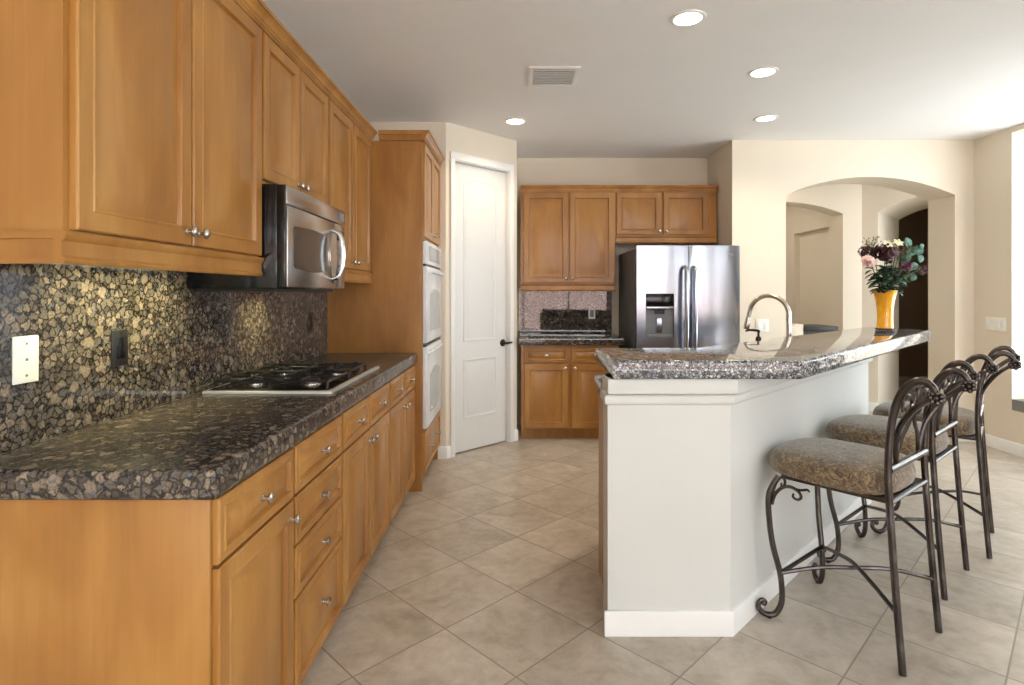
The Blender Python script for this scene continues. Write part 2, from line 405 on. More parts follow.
# baseboards
BBP = lambda h=.10: [(0, 0), (-.014, 0), (-.014, h - .014), (-.006, h), (0, h)]
def baseboard(name, x, y, rz, L): struct(name, B().extr(BBP(), 0, L), TRIM, loc=(x, y, 0), rz=rz)
baseboard('baseboard_stub', -.66, 4.64, 0, .068)
baseboard('baseboard_pantry_left', PA[0], PA[1], radians(45), .04)
baseboard('baseboard_pantry_right', PA[0] + .762 * r2, PA[1] + .762 * r2, radians(45), .058)
baseboard('baseboard_arch_left', 1.945, 5.19, 0, AX0 - 1.945)
baseboard('baseboard_arch_right', AX1, 5.19, 0, XR - AX1)
baseboard('baseboard_right', XR, 5.176, -L90, 2.57)
baseboard('baseboard_hall', 3.735, 6.56, 0, .225)
baseboard('baseboard_hall_angle', 3.955, 6.56, radians(-45), .16)
baseboard('baseboard_niche', 3.735, 9.6, -L90, 2.8)
# pantry door in the angled wall
D = B()
W0, W1, H0, H1 = .097, .710, .012, 2.44
b = B().box(W0, W1, .035, .07, H0, H1)
d = b.obj('door_1', DOORW, loc=(PA[0], PA[1], 0), rz=radians(45)); d['kind'] = 'structure'
def door_panel(x0, x1, z0, z1, arched):
    def ring(i, y):
        pts = [(x0 + i, y, z0 + i), (x1 - i, y, z0 + i)]
        if arched:
            h = .04
            pts += [(x, y, z) for x, z in reversed(arch(x0 + i, x1 - i, z1 - h - i * .9, z1 - i, 14))]
        else: pts += [(x1 - i, y, z1 - i), (x0 + i, y, z1 - i)]
        return pts
    y = .035
    return B().loops([ring(0, y + .002), ring(.004, y - .005), ring(.012, y - .006), ring(.018, y - .001), ring(.03, y - .0005), ring(.05, y - .006), ring(.055, y - .0065)])
door_panel(W0 + .115, W1 - .115, 0.935, 2.33, True).obj('upper_panel', DOORW, d)
door_panel(W0 + .115, W1 - .115, .28, .79, False).obj('lower_panel', DOORW, d)
Mx = Matrix.Translation((W1 - .04, .035, .90)) @ Matrix.Rotation(radians(90), 4, 'X')
h = B().lathe([(.0, 0), (.033, 0), (.033, .006), (.026, .012), (.012, .016), (.011, .045), (.0, .046)], 18, Mx).tube([(W1 - .04, -.008, .90), (W1 - .03, -.014, .90), (W1 - .0, -.016, .902), (W1 + .03, -.014, .903)], [.011, .011, .009, .007], 10, 4)
h.obj('door_handle', BRONZE, d)
for z in (.25, 1.22, 2.17): B().box(W0 - .011, W0 + .007, .026, .04, z - .045, z + .045).tube([(W0 - .002, .027, z - .05), (W0 - .002, .027, z + .05)], .006, 8).obj('hinge', NICKEL, d)
b = B()
for x0, x1, z0, z1 in ((.042, W0 - .008, 0, 2.455), (W1 + .008, .768, 0, 2.455), (.042, .768, 2.452, 2.515)): b.box(x0, x1, -.016, .0, z0, z1, .004)
for x0, x1, z0, z1 in ((.085, W0 - .003, 0, 2.452), (W1 + .003, .722, 0, 2.452), (.085, .722, 2.444, 2.457)): b.box(x0, x1, 0, .11, z0, z1)
struct('trim_pantry_door', b, TRIM, loc=(PA[0], PA[1], 0), rz=radians(45))
# ------------------------------------------------------------------ cabinet kit (local: x right, y into cabinet, z up)
def knob_mesh(x, z, y=-.02):
    M = Matrix.Translation((x, y, z)) @ Matrix.Rotation(radians(90), 4, 'X')
    return B().lathe([(0, 0), (.010, 0), (.010, .003), (.006, .006), (.0055, .014), (.011, .018), (.0155, .022), (.0155, .026), (.011, .030), (0, .0315)], 18, M)
def front(kind, parent, x0, x1, z0, z1, knobs, y=0.0):
    o = B().panel(x0, x1, z0, z1, frame=.058 if kind == 'door' else .034).obj(kind, WOOD, parent)
    for kx, kz in knobs: knob_mesh(kx, kz).obj('knob', NICKEL, o)
    return o
def base_cabinet(label, loc, rz, w, depth, fronts, end_left=False, top=.873, group=None, toe=.07):
    t = thing('base_cabinet', label, 'cabinet', loc, rz, group)
    b = B().box(0, w, 0, depth, toe, top)
    b.obj('carcass', WOOD, t)
    B().box(0.0, w, .07, depth, 0, toe).obj('toe_kick', WOOD, t)
    for f in fronts: front(f[0], t, *f[1:])
    if end_left: B().box(-.012, 0, -.004, depth, 0, top, .002).obj('end_panel', WOOD, t)
    return t
XF = -.722
GB = 'lower cabinets along the left wall'
dpt = XF - XL - .002
base_cabinet('honey maple base cabinet at the near end under the counter, one drawer above one door', (XF, 1.330, 0), L90, .453, dpt,
    [('drawer', .004, .445, .712, .866, [(.224, .79)]), ('door', .004, .445, .088, .702, [(.415, .655)])], True, group=GB)
base_cabinet('honey maple base cabinet that is a stack of four drawers', (XF, 1.783, 0), L90, .492, dpt,
    [('drawer', .012, .480, .715, .866, [(.246, .79)]), ('drawer', .012, .480, .553, .706, [(.246, .63)]), ('drawer', .012, .480, .385, .545, [(.246, .465)]), ('drawer', .012, .480, .088, .376, [(.246, .25)])], group=GB)
base_cabinet('honey maple base cabinet with two doors below the gas cooktop', (XF, 2.275, 0), L90, .825, dpt,
    [('drawer', .012, .405, .715, .866, [(.208, .79)]), ('drawer', .420, .813, .715, .866, [(.616, .79)]), ('door', .012, .405, .088, .706, [(.378, .66)]), ('door', .420, .813, .088, .706, [(.447, .66)])], group=GB)
base_cabinet('honey maple base cabinet with two doors right beside the oven tower', (XF, 3.10, 0), L90, .768, dpt,
    [('drawer', .012, .376, .715, .866, [(.194, .79)]), ('drawer', .391, .756, .715, .866, [(.574, .79)]), ('door', .012, .376, .088, .706, [(.349, .66)]), ('door', .391, .756, .088, .706, [(.418, .66)])], group=GB)
# left counter with rounded front edge
b = B().prism([(XL, 1.295), (-.69, 1.295), (-.69, 3.866), (XL, 3.866)], .873, .945, .018, 4)
tag(b.obj('countertop', GRAN_L), 'brown and black granite tile countertop running along the left wall', 'countertop')
tag(B().box(XL + .001, XL + .012, 1.20, 3.866, .9455, 1.47).obj('backsplash', GRAN_S), 'brown speckled granite backsplash behind the gas cooktop', 'backsplash')
# uppers
XU = -1.02
CROWN = lambda z: [(0, z - .006), (-.023, z - .006), (-.023, z + .004), (-.028, z + .004), (-.028, z + .014), (-.034, z + .017), (-.036, z + .026), (-.042, z + .036), (-.050, z + .042), (-.050, z + .046), (-.057, z + .046), (-.057, z + .060), (0, z + .060)]
RAIL = lambda z: [(.006, z), (-.016, z), (-.020, z + .006), (-.020, z + .012), (-.014, z + .018), (-.014, z + .050), (-.020, z + .056), (-.024, z + .066), (-.024, z + .072), (.006, z + .072)]
def wall_cabinet(label, loc, rz, w, depth, z0, z1, fronts, group=None, end_left=False, rail=True, crown=True):
    t = thing('wall_cabinet', label, 'cabinet', loc, rz, group)
    B().box(0, w, 0, depth, z0, z1).obj('carcass', WOOD, t)
    for f in fronts: front('door', t, *f)
    b = B().extr(CROWN(z1), -.072 if end_left else 0, w)
    if end_left: b.box(-.06, 0, 0, depth, z1 + .01, z1 + .06)
    b.obj('crown_moulding', WOOD, t)
    if rail:
        b = B().extr(RAIL(z0 - .072), -.02 if end_left else 0, w)
        if end_left:
            b.box(-.014, .0, .0062, depth, z0 - .072, z0 - .0005).box(-.020, 0, .0062, depth, z0 - .016, z0 - .0005).box(-.020, 0, .0062, depth, z0 - .0715, z0 - .060)
        b.obj('light_rail', WOOD, t)
    return t
GU = 'upper cabinets along the left wall'
du = XU - XL - .002
wall_cabinet('large honey maple wall cabinet at the near end, tall double doors', (XU, 1.272, 0), L90, .953, du, 1.487, 2.385,
    [(.018, .468, 1.494, 2.378, [(.440, 1.535)]), (.478, .945, 1.494, 2.378, [(.506, 1.535)])], GU, True)
wall_cabinet('short honey maple wall cabinet directly above the microwave', (XU, 2.225, 0), L90, .775, du, 1.782, 2.385,
    [(.012, .372, 1.80, 2.378, [(.347, 1.835)]), (.387, .763, 1.80, 2.378, [(.412, 1.835)])], GU, rail=False)
wall_cabinet('honey maple wall cabinet between the microwave and the oven tower', (XU, 3.0, 0), L90, .868, du, 1.487, 2.385,
    [(.014, .430, 1.494, 2.378, [(.403, 1.535)]), (.445, .850, 1.494, 2.378, [(.472, 1.535)])], GU)
# under-cabinet light
t = thing('under_cabinet_light', 'slim white strip light under the large near wall cabinet', 'light', (-1.27, 1.47, 1.432))
B().box(-.03, .03, 0, .62, .012, .055, .004).obj('housing', WHITEP, t)
B().box(-.026, .026, .01, .61, .0, .014, .003).obj('lens', STRIPL, t)
area('under_cabinet_glow', (-1.16, 1.85, 1.43), (0, radians(28), 0), .08, .6, 3.0, (1.0, .93, .48), spread=120)
# ------------------------------------------------------------------ microwave
t = thing('microwave', 'stainless over-the-range microwave with black side above the cooktop', 'microwave', (-.95, 2.232, 1.367), L90)
w = .762
B().box(0, w, 0, .362, 0, .412, .004).obj('body', BLACKG, t)
B().box(.004, w - .004, -.036, 0, .335, .41, .004).obj('vent_panel', STEELM, t)
B().box(0, .016, -.034, .001, .004, .41, .004).obj('side_trim', BLACKG, t)
dr = B().box(.016, .60, -.036, 0, .006, .331, .005).obj('door', STEELM, t)
pts = [(.085, .255), (.30, .262), (.46, .252), (.475, .235), (.475, .10), (.46, .085), (.30, .072), (.085, .085), (.072, .10), (.072, .24)]
B().extry(pts, -.039, -.034).obj('door_window', DARKGL, dr)
hp = [(.555, -.036, .05), (.555, -.075, .075), (.557, -.088, .17), (.555, -.075, .265), (.555, -.036, .29)]
B().tube(hp, [.010, .012, .014, .012, .010], 10, 5).obj('handle', CHROME, dr)
B().extry([(.515, .17), (.535, .27), (.575, .31), (.60, .27), (.615, .17), (.60, .07), (.575, .03), (.535, .07)], -.040, -.034).obj('handle_plate', STEELM, dr)
cp = B().box(.604, w - .004, -.034, 0, .006, .331, .004).obj('control_panel', STEELM, t)
B().box(.635, w - .02, -.037, -.033, .25, .30, .002).obj('display', BLACKG, cp)
for r in range(4):
    for c in range(3): B().box(.637 + c * .036, .663 + c * .036, -.0365, -.033, .205 - r * .04, .23 - r * .04, .001).obj('button', GREYPL, cp)
B().box(.66, .73, -.0385, -.035, .352, .392, .001).obj('badge', GREYPL, t)
B().box(.03, w - .03, .02, .34, -.012, .0).obj('grease_filter', BLACKM, t)
area('range_light', (-1.16, 2.80, 1.345), (0, radians(28), 0), .10, .14, 1.2, (1.0, .90, .45), spread=120)
# ------------------------------------------------------------------ cooktop
t = thing('gas_cooktop', 'stainless four burner gas cooktop with black grates set in the counter', 'cooktop', (-1.27, 2.28, .9455))
cx, cy = .52, .78
B().prism([(0, 0), (cx, 0), (cx, cy), (0, cy)], 0, .012, .005, 3, True).obj('tray', TRAY, t)
B().prism([(.018, .018), (cx - .018, .018), (cx - .018, cy - .018), (.018, cy - .018)], .010, .0145, .002).obj('burner_pan', BLACKG, t)
for bx, by, r in ((.14, .16, .042), (.38, .16, .052), (.14, .47, .05), (.38, .47, .042)):
    o = B().lathe([(0, .0145), (r * .85, .0145), (r * .85, .020), (r * .72, .024), (r * .72, .034), (r * .6, .037), (0, .037)], 22, Matrix.Translation((bx, by, 0))).obj('burner', NICKEL, t)
    B().lathe([(0, .036), (r * .66, .036), (r * .66, .042), (r * .5, .045), (0, .045)], 22, Matrix.Translation((bx, by, 0))).obj('burner_cap', BLACKM, o)
for gy0, gy1 in ((.03, .312), (.322, .604)):
    b = B(); zt, r = .044, .0055
    for x in (.03, .26, .49):
        b.tube([(x, gy0, .015), (x, gy0 + .004, zt - .006), (x, gy0 + .012, zt), (x, gy1 - .012, zt), (x, gy1 - .004, zt - .006), (x, gy1, .015)], r, 6)
    for y in (gy0 + .01, gy1 - .01): b.tube([(.03, y, zt), (.49, y, zt)], r, 6)
    for bx in (.14, .38):
        ym = (gy0 + gy1) / 2
        for a in range(4):
            ca, sa = cos(a * pi / 2), sin(a * pi / 2)
            b.tube([(bx + .025 * ca, ym + .025 * sa, zt + .004), (bx + .11 * ca, ym + .13 * sa, zt)], r, 6)
    b.obj('grate', BLACKM, t)
for kx in (.10, .20, .32, .42):
    B().lathe([(0, .0145), (.023, .0145), (.021, .022), (.017, .042), (.013, .045), (0, .045)], 16, Matrix.Translation((kx, .69, 0))).obj('control_knob', BLACKP, t)
# ------------------------------------------------------------------ oven tower
XT = -.66
t = thing('oven_cabinet', 'full height honey maple cabinet housing the double wall oven', 'cabinet', (XT, 3.87, 0), L90)
tw, td = .762, XT - XL - .002
B().box(0, .02, 0, td, .0, 2.385).box(tw - .02, tw, 0, td, 0, 2.385).box(.02, tw - .02, .0, td, 1.72, 2.385).box(.02, tw - .02, .0, td, .09, .415).box(.02, tw - .02, td - .02, td, .415, 1.72).box(.02, tw - .02, .07, td - .02, 0, .09).obj('carcass', WOOD, t)
front('door', t, .012, .375, 1.735, 2.378, [(.348, 1.775)])
front('door', t, .387, .75, 1.735, 2.378, [(.414, 1.775)])
front('drawer', t, .012, .75, .12, .395, [(.20, .262), (.56, .262)])
b = B().extr(CROWN(2.385), -.05, tw + .0)
b.box(-.05, 0, 0, td - .366, 2.385 + .03, 2.445).box(-.03, 0, 0, td - .366, 2.385, 2.42)
b.obj('crown_moulding', WOOD, t)
t = thing('double_wall_oven', 'white double wall oven built into the tall maple cabinet', 'oven', (XT + .001, 3.895, .42), L90)
ow = .712
B().box(.0, ow, .0, .52, .0, 1.285).obj('body', ENAMEL, t)
cp = B().box(-.012, ow + .012, -.028, 0, 1.13, 1.288, .005).obj('control_panel', ENAMEL, t)
B().box(.10, ow - .10, -.031, -.027, 1.155, 1.262, .002).obj('display', OVENGL, cp)
for z0, z1 in ((.585, 1.115), (.0, .560)):
    dr = B().box(-.012, ow + .012, -.032, 0, z0, z1, .008).obj('oven_door', ENAMEL, t)
    zm = (z0 + z1) / 2 - .04
    pts = [(.12, zm - .13), (.14, zm - .15), (ow - .14, zm - .15), (ow - .12, zm - .13), (ow - .12, zm + .11)] + [(x, z) for x, z in reversed(arch(.12, ow - .12, zm + .11, zm + .15, 10))]
    B().extry(pts, -.035, -.030).obj('door_window', OVENGL, dr)
    B().tube([(.05, -.03, z1 - .045), (.05, -.046, z1 - .04), (.09, -.050, z1 - .036), (ow - .09, -.050, z1 - .036), (ow - .05, -.046, z1 - .04), (ow - .05, -.03, z1 - .045)], .012, 10).obj('handle', ENAMEL, dr)
    B().box(.0, ow, -.02, .0, z1 + .002, z1 + .016).obj('vent_slot', BLACKP, t)
# ------------------------------------------------------------------ back wall cabinets, counter
YK = 5.22
GK = 'lower cabinets on the back wall'
for k, (x0, lab, kx) in enumerate(((.02, 'maple base cabinet on the back wall next to the white pantry door', 1), (.465, 'maple base cabinet on the back wall next to the refrigerator', 0))):
    base_cabinet(lab, (x0, YK, 0), 0, .445, YB - YK - .002, [('drawer', .016 if k else .03, .43, .714, .848, [(.23, .782)]), ('door', .016 if k else .03, .43, .113, .700, [(.40 if kx else .045, .665)])], group=GK, toe=.10)
tag(B().prism([(.0, 5.17), (.955, 5.17), (.955, YB), (.0, YB)], .873, .945, .012, 3).obj('countertop', granite_mat('granite_back_counter', None, .07)), 'short granite countertop on the back wall left of the refrigerator', 'countertop')
tag(B().box(.0, .955, YB - .012, YB - .001, .9455, 1.40).obj('backsplash', GRAN_K), 'glossy diagonal granite tile backsplash on the back wall', 'backsplash')
YU = 5.56
GW = 'upper cabinets on the back wall'
wall_cabinet('maple wall cabinet with tall double doors on the back wall by the pantry', (.015, YU, 0), 0, .925, YB - YU - .002, 1.442, 2.335,
    [(.028, .466, 1.450, 2.330, [(.440, 1.49)]), (.480, .915, 1.450, 2.330, [(.506, 1.49)])], GW)
wall_cabinet('short maple wall cabinet mounted over the refrigerator', (.94, YU, 0), 0, .990, YB - YU - .002, 1.908, 2.335,
    [(.012, .448, 1.917, 2.330, [(.425, 1.952)]), (.468, .905, 1.917, 2.330, [(.491, 1.952)])], GW)
# ------------------------------------------------------------------ refrigerator
t = thing('refrigerator', 'stainless french door refrigerator with water dispenser on the back wall', 'refrigerator', (1.033, 4.98, 0), 0)
fw = .904
B().box(-.008, fw - .006, .075, .87, .02, 1.742, .006).obj('body', FRSIDE, t)
def bulge_door(x0, x1, z0, z1, hole=None, crown=.012):
    b = B(); n = 10; xc, a = (x0 + x1) / 2, (x1 - x0) / 2
    yf = lambda x: .012 - crown * (1 - ((x - xc) / a) ** 2)
    front_ = [(x0 + (x1 - x0) * k / n, yf(x0 + (x1 - x0) * k / n)) for k in range(n + 1)]
    def slab(xs, za, zb): b.prism([(x, yf(x)) for x in xs] + [(xs[-1], .072), (xs[0], .072)], za, zb)
    if not hole: b.prism(front_ + [(x1, .072), (x0, .072)], z0, z1, .006, 2)
    else:
        hx0, hx1, hz0, hz1 = hole
        xl = [x0 + (hx0 - x0) * k / 4 for k in range(5)]; xm = [hx0 + (hx1 - hx0) * k / 6 for k in range(7)]; xr = [hx1 + (x1 - hx1) * k / 4 for k in range(5)]
        slab(xl, z0, z1); slab(xr, z0, z1); slab(xm, z0, hz0); slab(xm, hz1, z1)
    return b
HX = (.078, .325, .965, 1.345)
dl = bulge_door(.0, .450, .72, 1.766, HX).obj('left_door', STEEL, t)
B().box(HX[0], HX[1], .035, .072, HX[2], HX[3]).obj('dispenser_recess', GREYPL, dl)
B().box(HX[0] + .002, HX[1] - .002, .004, .036, 1.235, HX[3] - .004, .003).obj('dispenser_display', BLACKG, dl)
B().box(HX[0] + .002, HX[1] - .002, -.004, .03, 1.205, 1.233, .004).obj('dispenser_trim', STEEL, dl)
B().prism([(.165, .034), (.155, .012), (.245, .012), (.235, .034)], 1.165, 1.205).obj('dispenser_spout', BLACKP, dl)
B().prism([(.17, .036), (.18, .020), (.22, .020), (.23, .036)], 1.0, 1.13, .003).obj('dispenser_paddle', STEEL, dl)
B().box(HX[0] + .01, HX[1] - .01, -.002, .036, HX[2], HX[2] + .018, .003).obj('drip_tray', GREYPL, dl)
dr_ = bulge_door(.454, fw, .72, 1.766).obj('right_door', STEEL, t)
b = B().box(.80, .85, -.0045, .006, 1.690, 1.697).box(.80, .85, -.0045, .006, 1.673, 1.680); b.obj('badge', GREYPL, dr_)
for o, x in ((dl, .415), (dr_, .489)):
    B().tube([(x, .01, .82), (x, -.045, .835), (x, -.066, .90), (x, -.078, 1.2), (x, -.066, 1.50), (x, -.045, 1.565), (x, .01, 1.58)], [.014, .017, .019, .020, .019, .017, .014], 12, 5).obj('handle', STEEL, o)
fd = bulge_door(0, fw, .05, .71).obj('freezer_drawer', STEEL, t)
B().tube([(.10, .01, .64), (.10, -.05, .64), (.2, -.07, .64), (.7, -.07, .64), (.80, -.05, .64), (.80, .01, .64)], .016, 10, 3).obj('handle', STEEL, fd)
B().box(.03, .10, .02, .14, 1.742, 1.768, .003).box(.80, .87, .02, .14, 1.742, 1.768, .003).obj('hinge_cover', FRSIDE, t)
B().box(.02, fw - .02, .09, .7, .0, .022).obj('base_grille', BLACKP, t)
# ------------------------------------------------------------------ island: pony wall, bar top, cabinet, lower counter
def offset_poly(P, t0):   # P0 left-front, P1 bend, P2 end; grow outward by t0 on front and diagonal
    k = math.tan(radians(22.5))
    return [(P[0][0], P[0][1] - t0), (P[1][0] + t0 * k, P[1][1] - t0), (P[2][0] + t0 * r2, P[2][1] - t0 * r2)]
PW = [(.350, 2.245), (.835, 2.245), (2.245, 3.655)]
def pony(out, thick, x_left=None, end=0.0):
    o = offset_poly(PW, out); i = offset_poly(PW, -thick)
    xl = x_left if x_left is not None else PW[0][0]
    o[0] = (xl, o[0][1]); i[0] = (xl, i[0][1])
    o[2] = (o[2][0] + end * r2, o[2][1] + end * r2); i[2] = (i[2][0] + end * r2, i[2][1] + end * r2)
    return o + i[::-1]
struct('wall_island', B().prism(pony(0, .115), 0, 1.016), PONY)
struct('trim_island_cap', B().prism(pony(.036, .115, .346, .03), .955, 1.016, .006), PONY)
struct('trim_island_bead', B().prism(pony(.022, .115, .336, .02), .910, .952, .014, 4), PONY)
struct('baseboard_island', B().prism(pony(.014, .0, .336, .014), 0, .10, .004), TRIM)
BAR = [(.362, 2.19), (1.093, 2.19), (2.88, 3.977), (2.72, 4.42), (.86, 2.69), (.362, 2.69)]
tag(B().prism(BAR, 1.0165, 1.09, .012, 3).obj('bar_countertop', GRAN_B), 'raised polished granite bar top on the white island wall', 'countertop')
ISL = [(.395, 2.365), (.782, 2.365), (2.155, 3.738), (1.75, 4.143), (.395, 2.788)]
t = thing('island_cabinet', 'maple base cabinet behind the white bar wall of the island', 'cabinet', (.395, 2.365, 0))
sh = lambda P, dx=.395, dy=2.365: [(x - dx, y - dy) for x, y in P]
B().prism(sh(ISL), .10, .873).obj('carcass', WOOD, t)
B().prism(sh([(.45, 2.42), (.79, 2.42), (2.10, 3.74), (1.73, 4.06), (.45, 2.78)]), 0, .10).obj('toe_kick', WOOD, t)
b = B().box(.395 - .403, .395 - .395, .004, .40, .0, .868, .002); b.obj('end_panel', WOOD, t)
ft = bpy.data.objects.new('door_row', None)
bpy.data.objects.remove(ft)
def diag_front(kind, a, c, z0, z1, kn):
    o = B().panel(a, c, z0, z1).obj(kind, WOOD, t, loc=(1.75 - .395, 4.143 - 2.365, 0), rz=radians(225))
    knob_mesh(*kn).obj('knob', NICKEL, o)
for k in range(4):
    a = .03 + k * .46; diag_front('door', a, a + .44, .12, .70, (a + (.40 if k % 2 == 0 else .04), .66)); diag_front('drawer', a, a + .44, .715, .86, (a + .22, .79))
SINKC = (1.58, 3.74)
LOW = [(.372, 2.365), (.782, 2.365), (2.155, 3.738), (1.742, 4.181), (.372, 2.81)]
tag(B().prism(LOW, .8735, .945, .01, 2).obj('countertop', GRAN_B), 'lower granite countertop of the island behind the raised bar', 'countertop')
# sink rim and basin (drop-in), faucet, soap pump on the lower counter
def sink():
    t = thing('sink', 'stainless drop-in sink in the lower island counter below the faucet', 'sink', (1.52, 3.70, .9455), radians(45))
    b = B(); o = (.33, .125)
    rings = []
    for dx, z in ((0, .0), (0, .006), (.012, .008), (.022, .004), (.03, .0015), (.05, .0008)): rings.append([(sx * (o[0] - dx), sy * (o[1] - dx), z) for sx, sy in ((-1, -1), (1, -1), (1, 1), (-1, 1))])
    b.loops(rings, True, True).obj('basin', WATER, t)
    B().lathe([(0, .001), (.03, .001), (.03, .003), (.0, .003)], 16).obj('drain', BLACKP, t)
sink()
fx, fy = 1.698, 3.578
t = thing('kitchen_faucet', 'tall brushed nickel gooseneck faucet behind the bar top', 'faucet', (fx, fy, .9455), radians(135))
B().lathe([(0, 0), (.030, 0), (.030, .008), (.022, .014), (.020, .06), (.018, .12), (0, .12)], 18).obj('base', NICKEL, t)
R_ = .125
pts = [(0, 0, .10), (0, 0, .27)] + [(R_ - R_ * cos(a), 0, .262 + R_ * sin(a)) for a in [pi * k / 12 for k in range(1, 12)]] + [(2 * R_ + .004, 0, .255), (2 * R_ + .008, 0, .235)]
B().tube(pts, .0145, 12, 2).obj('spout', NICKEL, t)
B().tube([(2 * R_ + .007, 0, .245), (2 * R_ + .012, 0, .215), (2 * R_ + .016, 0, .19), (2 * R_ + .02, 0, .165)], [.0155, .018, .020, .018], 12, 2).obj('spray_head', NICKEL, t)
B().tube([(0, .018, .075), (0, .05, .085), (.0, .085, .13)], [.009, .008, .007], 10, 3).obj('lever', NICKEL, t)
sx_, sy_ = 1.385, 3.29
t = thing('soap_dispenser', 'small bronze pump soap dispenser left of the gooseneck faucet', 'soap dispenser', (sx_, sy_, .9455), radians(135))
B().lathe([(0, 0), (.024, 0), (.024, .006), (.016, .012), (.013, .10), (.018, .125), (.014, .15), (.007, .155), (.006, .18), (0, .18)], 16).obj('body', BRONZE, t)
B().tube([(0, 0, .178), (.0, 0, .186), (.05, 0, .188), (.075, 0, .18)], [.008, .008, .006, .005], 8, 3).obj('pump_spout', BRONZE, t)
# ------------------------------------------------------------------ bar stools (local: x across, +y towards the bar)
def make_stool(label, loc, rz, group):
    t = thing('bar_stool', label, 'stool', loc, rz, group)
    # cushion
    rings = []
    def ring(k, z, n=36):
        out = []
        for i in range(n):
            a = 2 * pi * i / n; c, s_ = cos(a), sin(a)
            x = .238 * k * math.copysign(abs(c) ** .55, c); y = .042 + .235 * k * math.copysign(abs(s_) ** .6, s_)
            if s_ > 0: y += .022 * k * (1 - (x / .238) ** 2)
            if y < -.15: x *= 1 - .18 * min(1, (-.15 - y) / .05)
            out.append((x, y, z))
        return out
    for k, z in ((.90, .602), (.97, .607), (1.0, .625), (1.0, .648), (.975, .670), (.90, .686), (.75, .697), (.5, .703), (.2, .705)): rings.append(ring(k, z))
    B().loops(rings).obj('seat_cushion', FABRIC, t)
    b = B()
    fr = [(-.185, -.19), (.185, -.19), (.20, .20), (.10, .235), (-.10, .235), (-.20, .20)]
    b.prism(fr, .584, .602, .003, 2).obj('seat_frame', IRON, t)
    prof = [(.590, -.037), (.55, -.012), (.50, .004), (.40, .0), (.30, -.014), (.19, -.042), (.11, -.050), (.06, -.046), (.022, -.026), (.013, .0), (.020, .026), (.042, .044), (.066, .040), (.074, .024), (.062, .014)]
    for sx in (-1, 1):
        P = [(sx * (.225 + u * r2), .237 + u * r2, z) for z, u in prof]
        lg = B().tube(P, [.012] * 11 + [.011, .010, .009, .008], 10, 4).ball((sx * (.225 + .022 * r2), .237 + .022 * r2, .062), .013, 10).lathe([(0, 0), (.009, 0), (.009, .008), (0, .008)], 10, Matrix.Translation((sx * .225, .237, 0))).obj('front_leg', IRON, t)
        # scroll brackets under the seat, one along the side and one along the front
        for (dx, dy) in ((0, -1), (-sx, 0)):
            ox, oy = sx * .222, .234
            q = lambda u, z: (ox + dx * u, oy + dy * u, z)
            P = [q(.006, .475), q(.02, .52), q(.05, .555), q(.085, .566), q(.115, .555), q(.125, .535), q(.11, .522), q(.093, .528), q(.095, .542)]
            B().tube(P, [.007, .007, .007, .007, .006, .006, .005, .005, .004], 8, 4).tube([q(.10, .562), q(.125, .564), q(.15, .572), q(.158, .564)], [.005, .005, .005, .003], 6, 3).obj('scroll_bracket', IRON, lg)
        back = [(0, -.237), (.30, -.213), (.62, -.192), (.737, -.190), (.85, -.196), (.94, -.212), (1.005, -.238), (1.038, -.268), (1.045, -.298), (1.03, -.322), (1.005, -.334)]
        P = [(sx * (.2035 - .006 * min(1, z / .6)), y, z) for z, y in back]
        B().tube(P, [.0125] * 5 + [.014, .0145, .0145, .0135, .012, .010], 10, 4).obj('rear_post', IRON, t)
        xx = sx * .1975
        rb = B().ball((xx, -.334, .992), .012, 10)
        for a in range(7): rb.ball((xx, -.334 + .017 * cos(a * 2 * pi / 7), .992 + .017 * sin(a * 2 * pi / 7)), .0105, 8, (1.2, 1, 1))
        rb.obj('rosette', IRON, t)
        B().tube([(sx * .118, -.19, .715), (sx * .162, -.203, .83), (sx * .19, -.25, .92), (sx * .195, -.30, .972), (xx, -.325, .985)], [.009, .010, .011, .010, .009], 8, 4).obj('back_brace', IRON, t)
        # S-scroll in the back
        yb = lambda z: -.188 - .09 * max(0, (z - .74)) ** 1.2 * 2.2
        sc = [(.125, .715), (.095, .80), (.045, .845), (.018, .885), (.028, .925), (.062, .932), (.078, .905), (.062, .885), (.048, .895)]
        b2 = B().tube([(sx * x, yb(z), z) for x, z in sc], [.0075] * 6 + [.006, .005, .004], 8, 4)
        sc2 = [(.020, .91), (.055, .955), (.10, .975), (.135, .955), (.135, .925), (.112, .915), (.104, .93)]
        b2.tube([(sx * x, yb(z), z) for x, z in sc2], [.0065] * 4 + [.005, .0045, .004], 8, 4)
        b2.tube([(sx * .02, yb(.90), .90), (sx * .012, yb(.97), .97), (sx * .03, yb(1.0), 1.0), (sx * .05, yb(.985), .985)], [.006, .006, .005, .003], 8, 4)
        b2.obj('back_scroll', IRON, t)
    B().tube([(-.197, -.191, .712), (.197, -.191, .712)], .0145, 10).obj('back_rail', IRON, t)
    B().tube([(-.197, -.194, .594), (.197, -.194, .594)], .010, 8).obj('lower_rail', IRON, t)
    fl, rr = (.195, .205, .19), (.2, -.222, .205)
    for sx in (-1, 1):
        P = [(sx * fl[0], fl[1], fl[2]), (sx * .10, .10, .222), (0, 0, .238 + sx * .009), (-sx * .10, -.11, .232), (-sx * rr[0], rr[1], rr[2])]
        B().tube(P, .0085, 8, 5).obj('stretcher', IRON, t)
    B().tube([(-fl[0], fl[1], fl[2]), (fl[0], fl[1], fl[2])], .009, 8).obj('footrest', IRON, t)
    return t
ST = 'iron bar stools along the bar'
th = radians(39)
s1 = make_stool('iron bar stool nearest the camera, brown chenille seat fully in view', (1.365, 2.322, 0), th, ST)
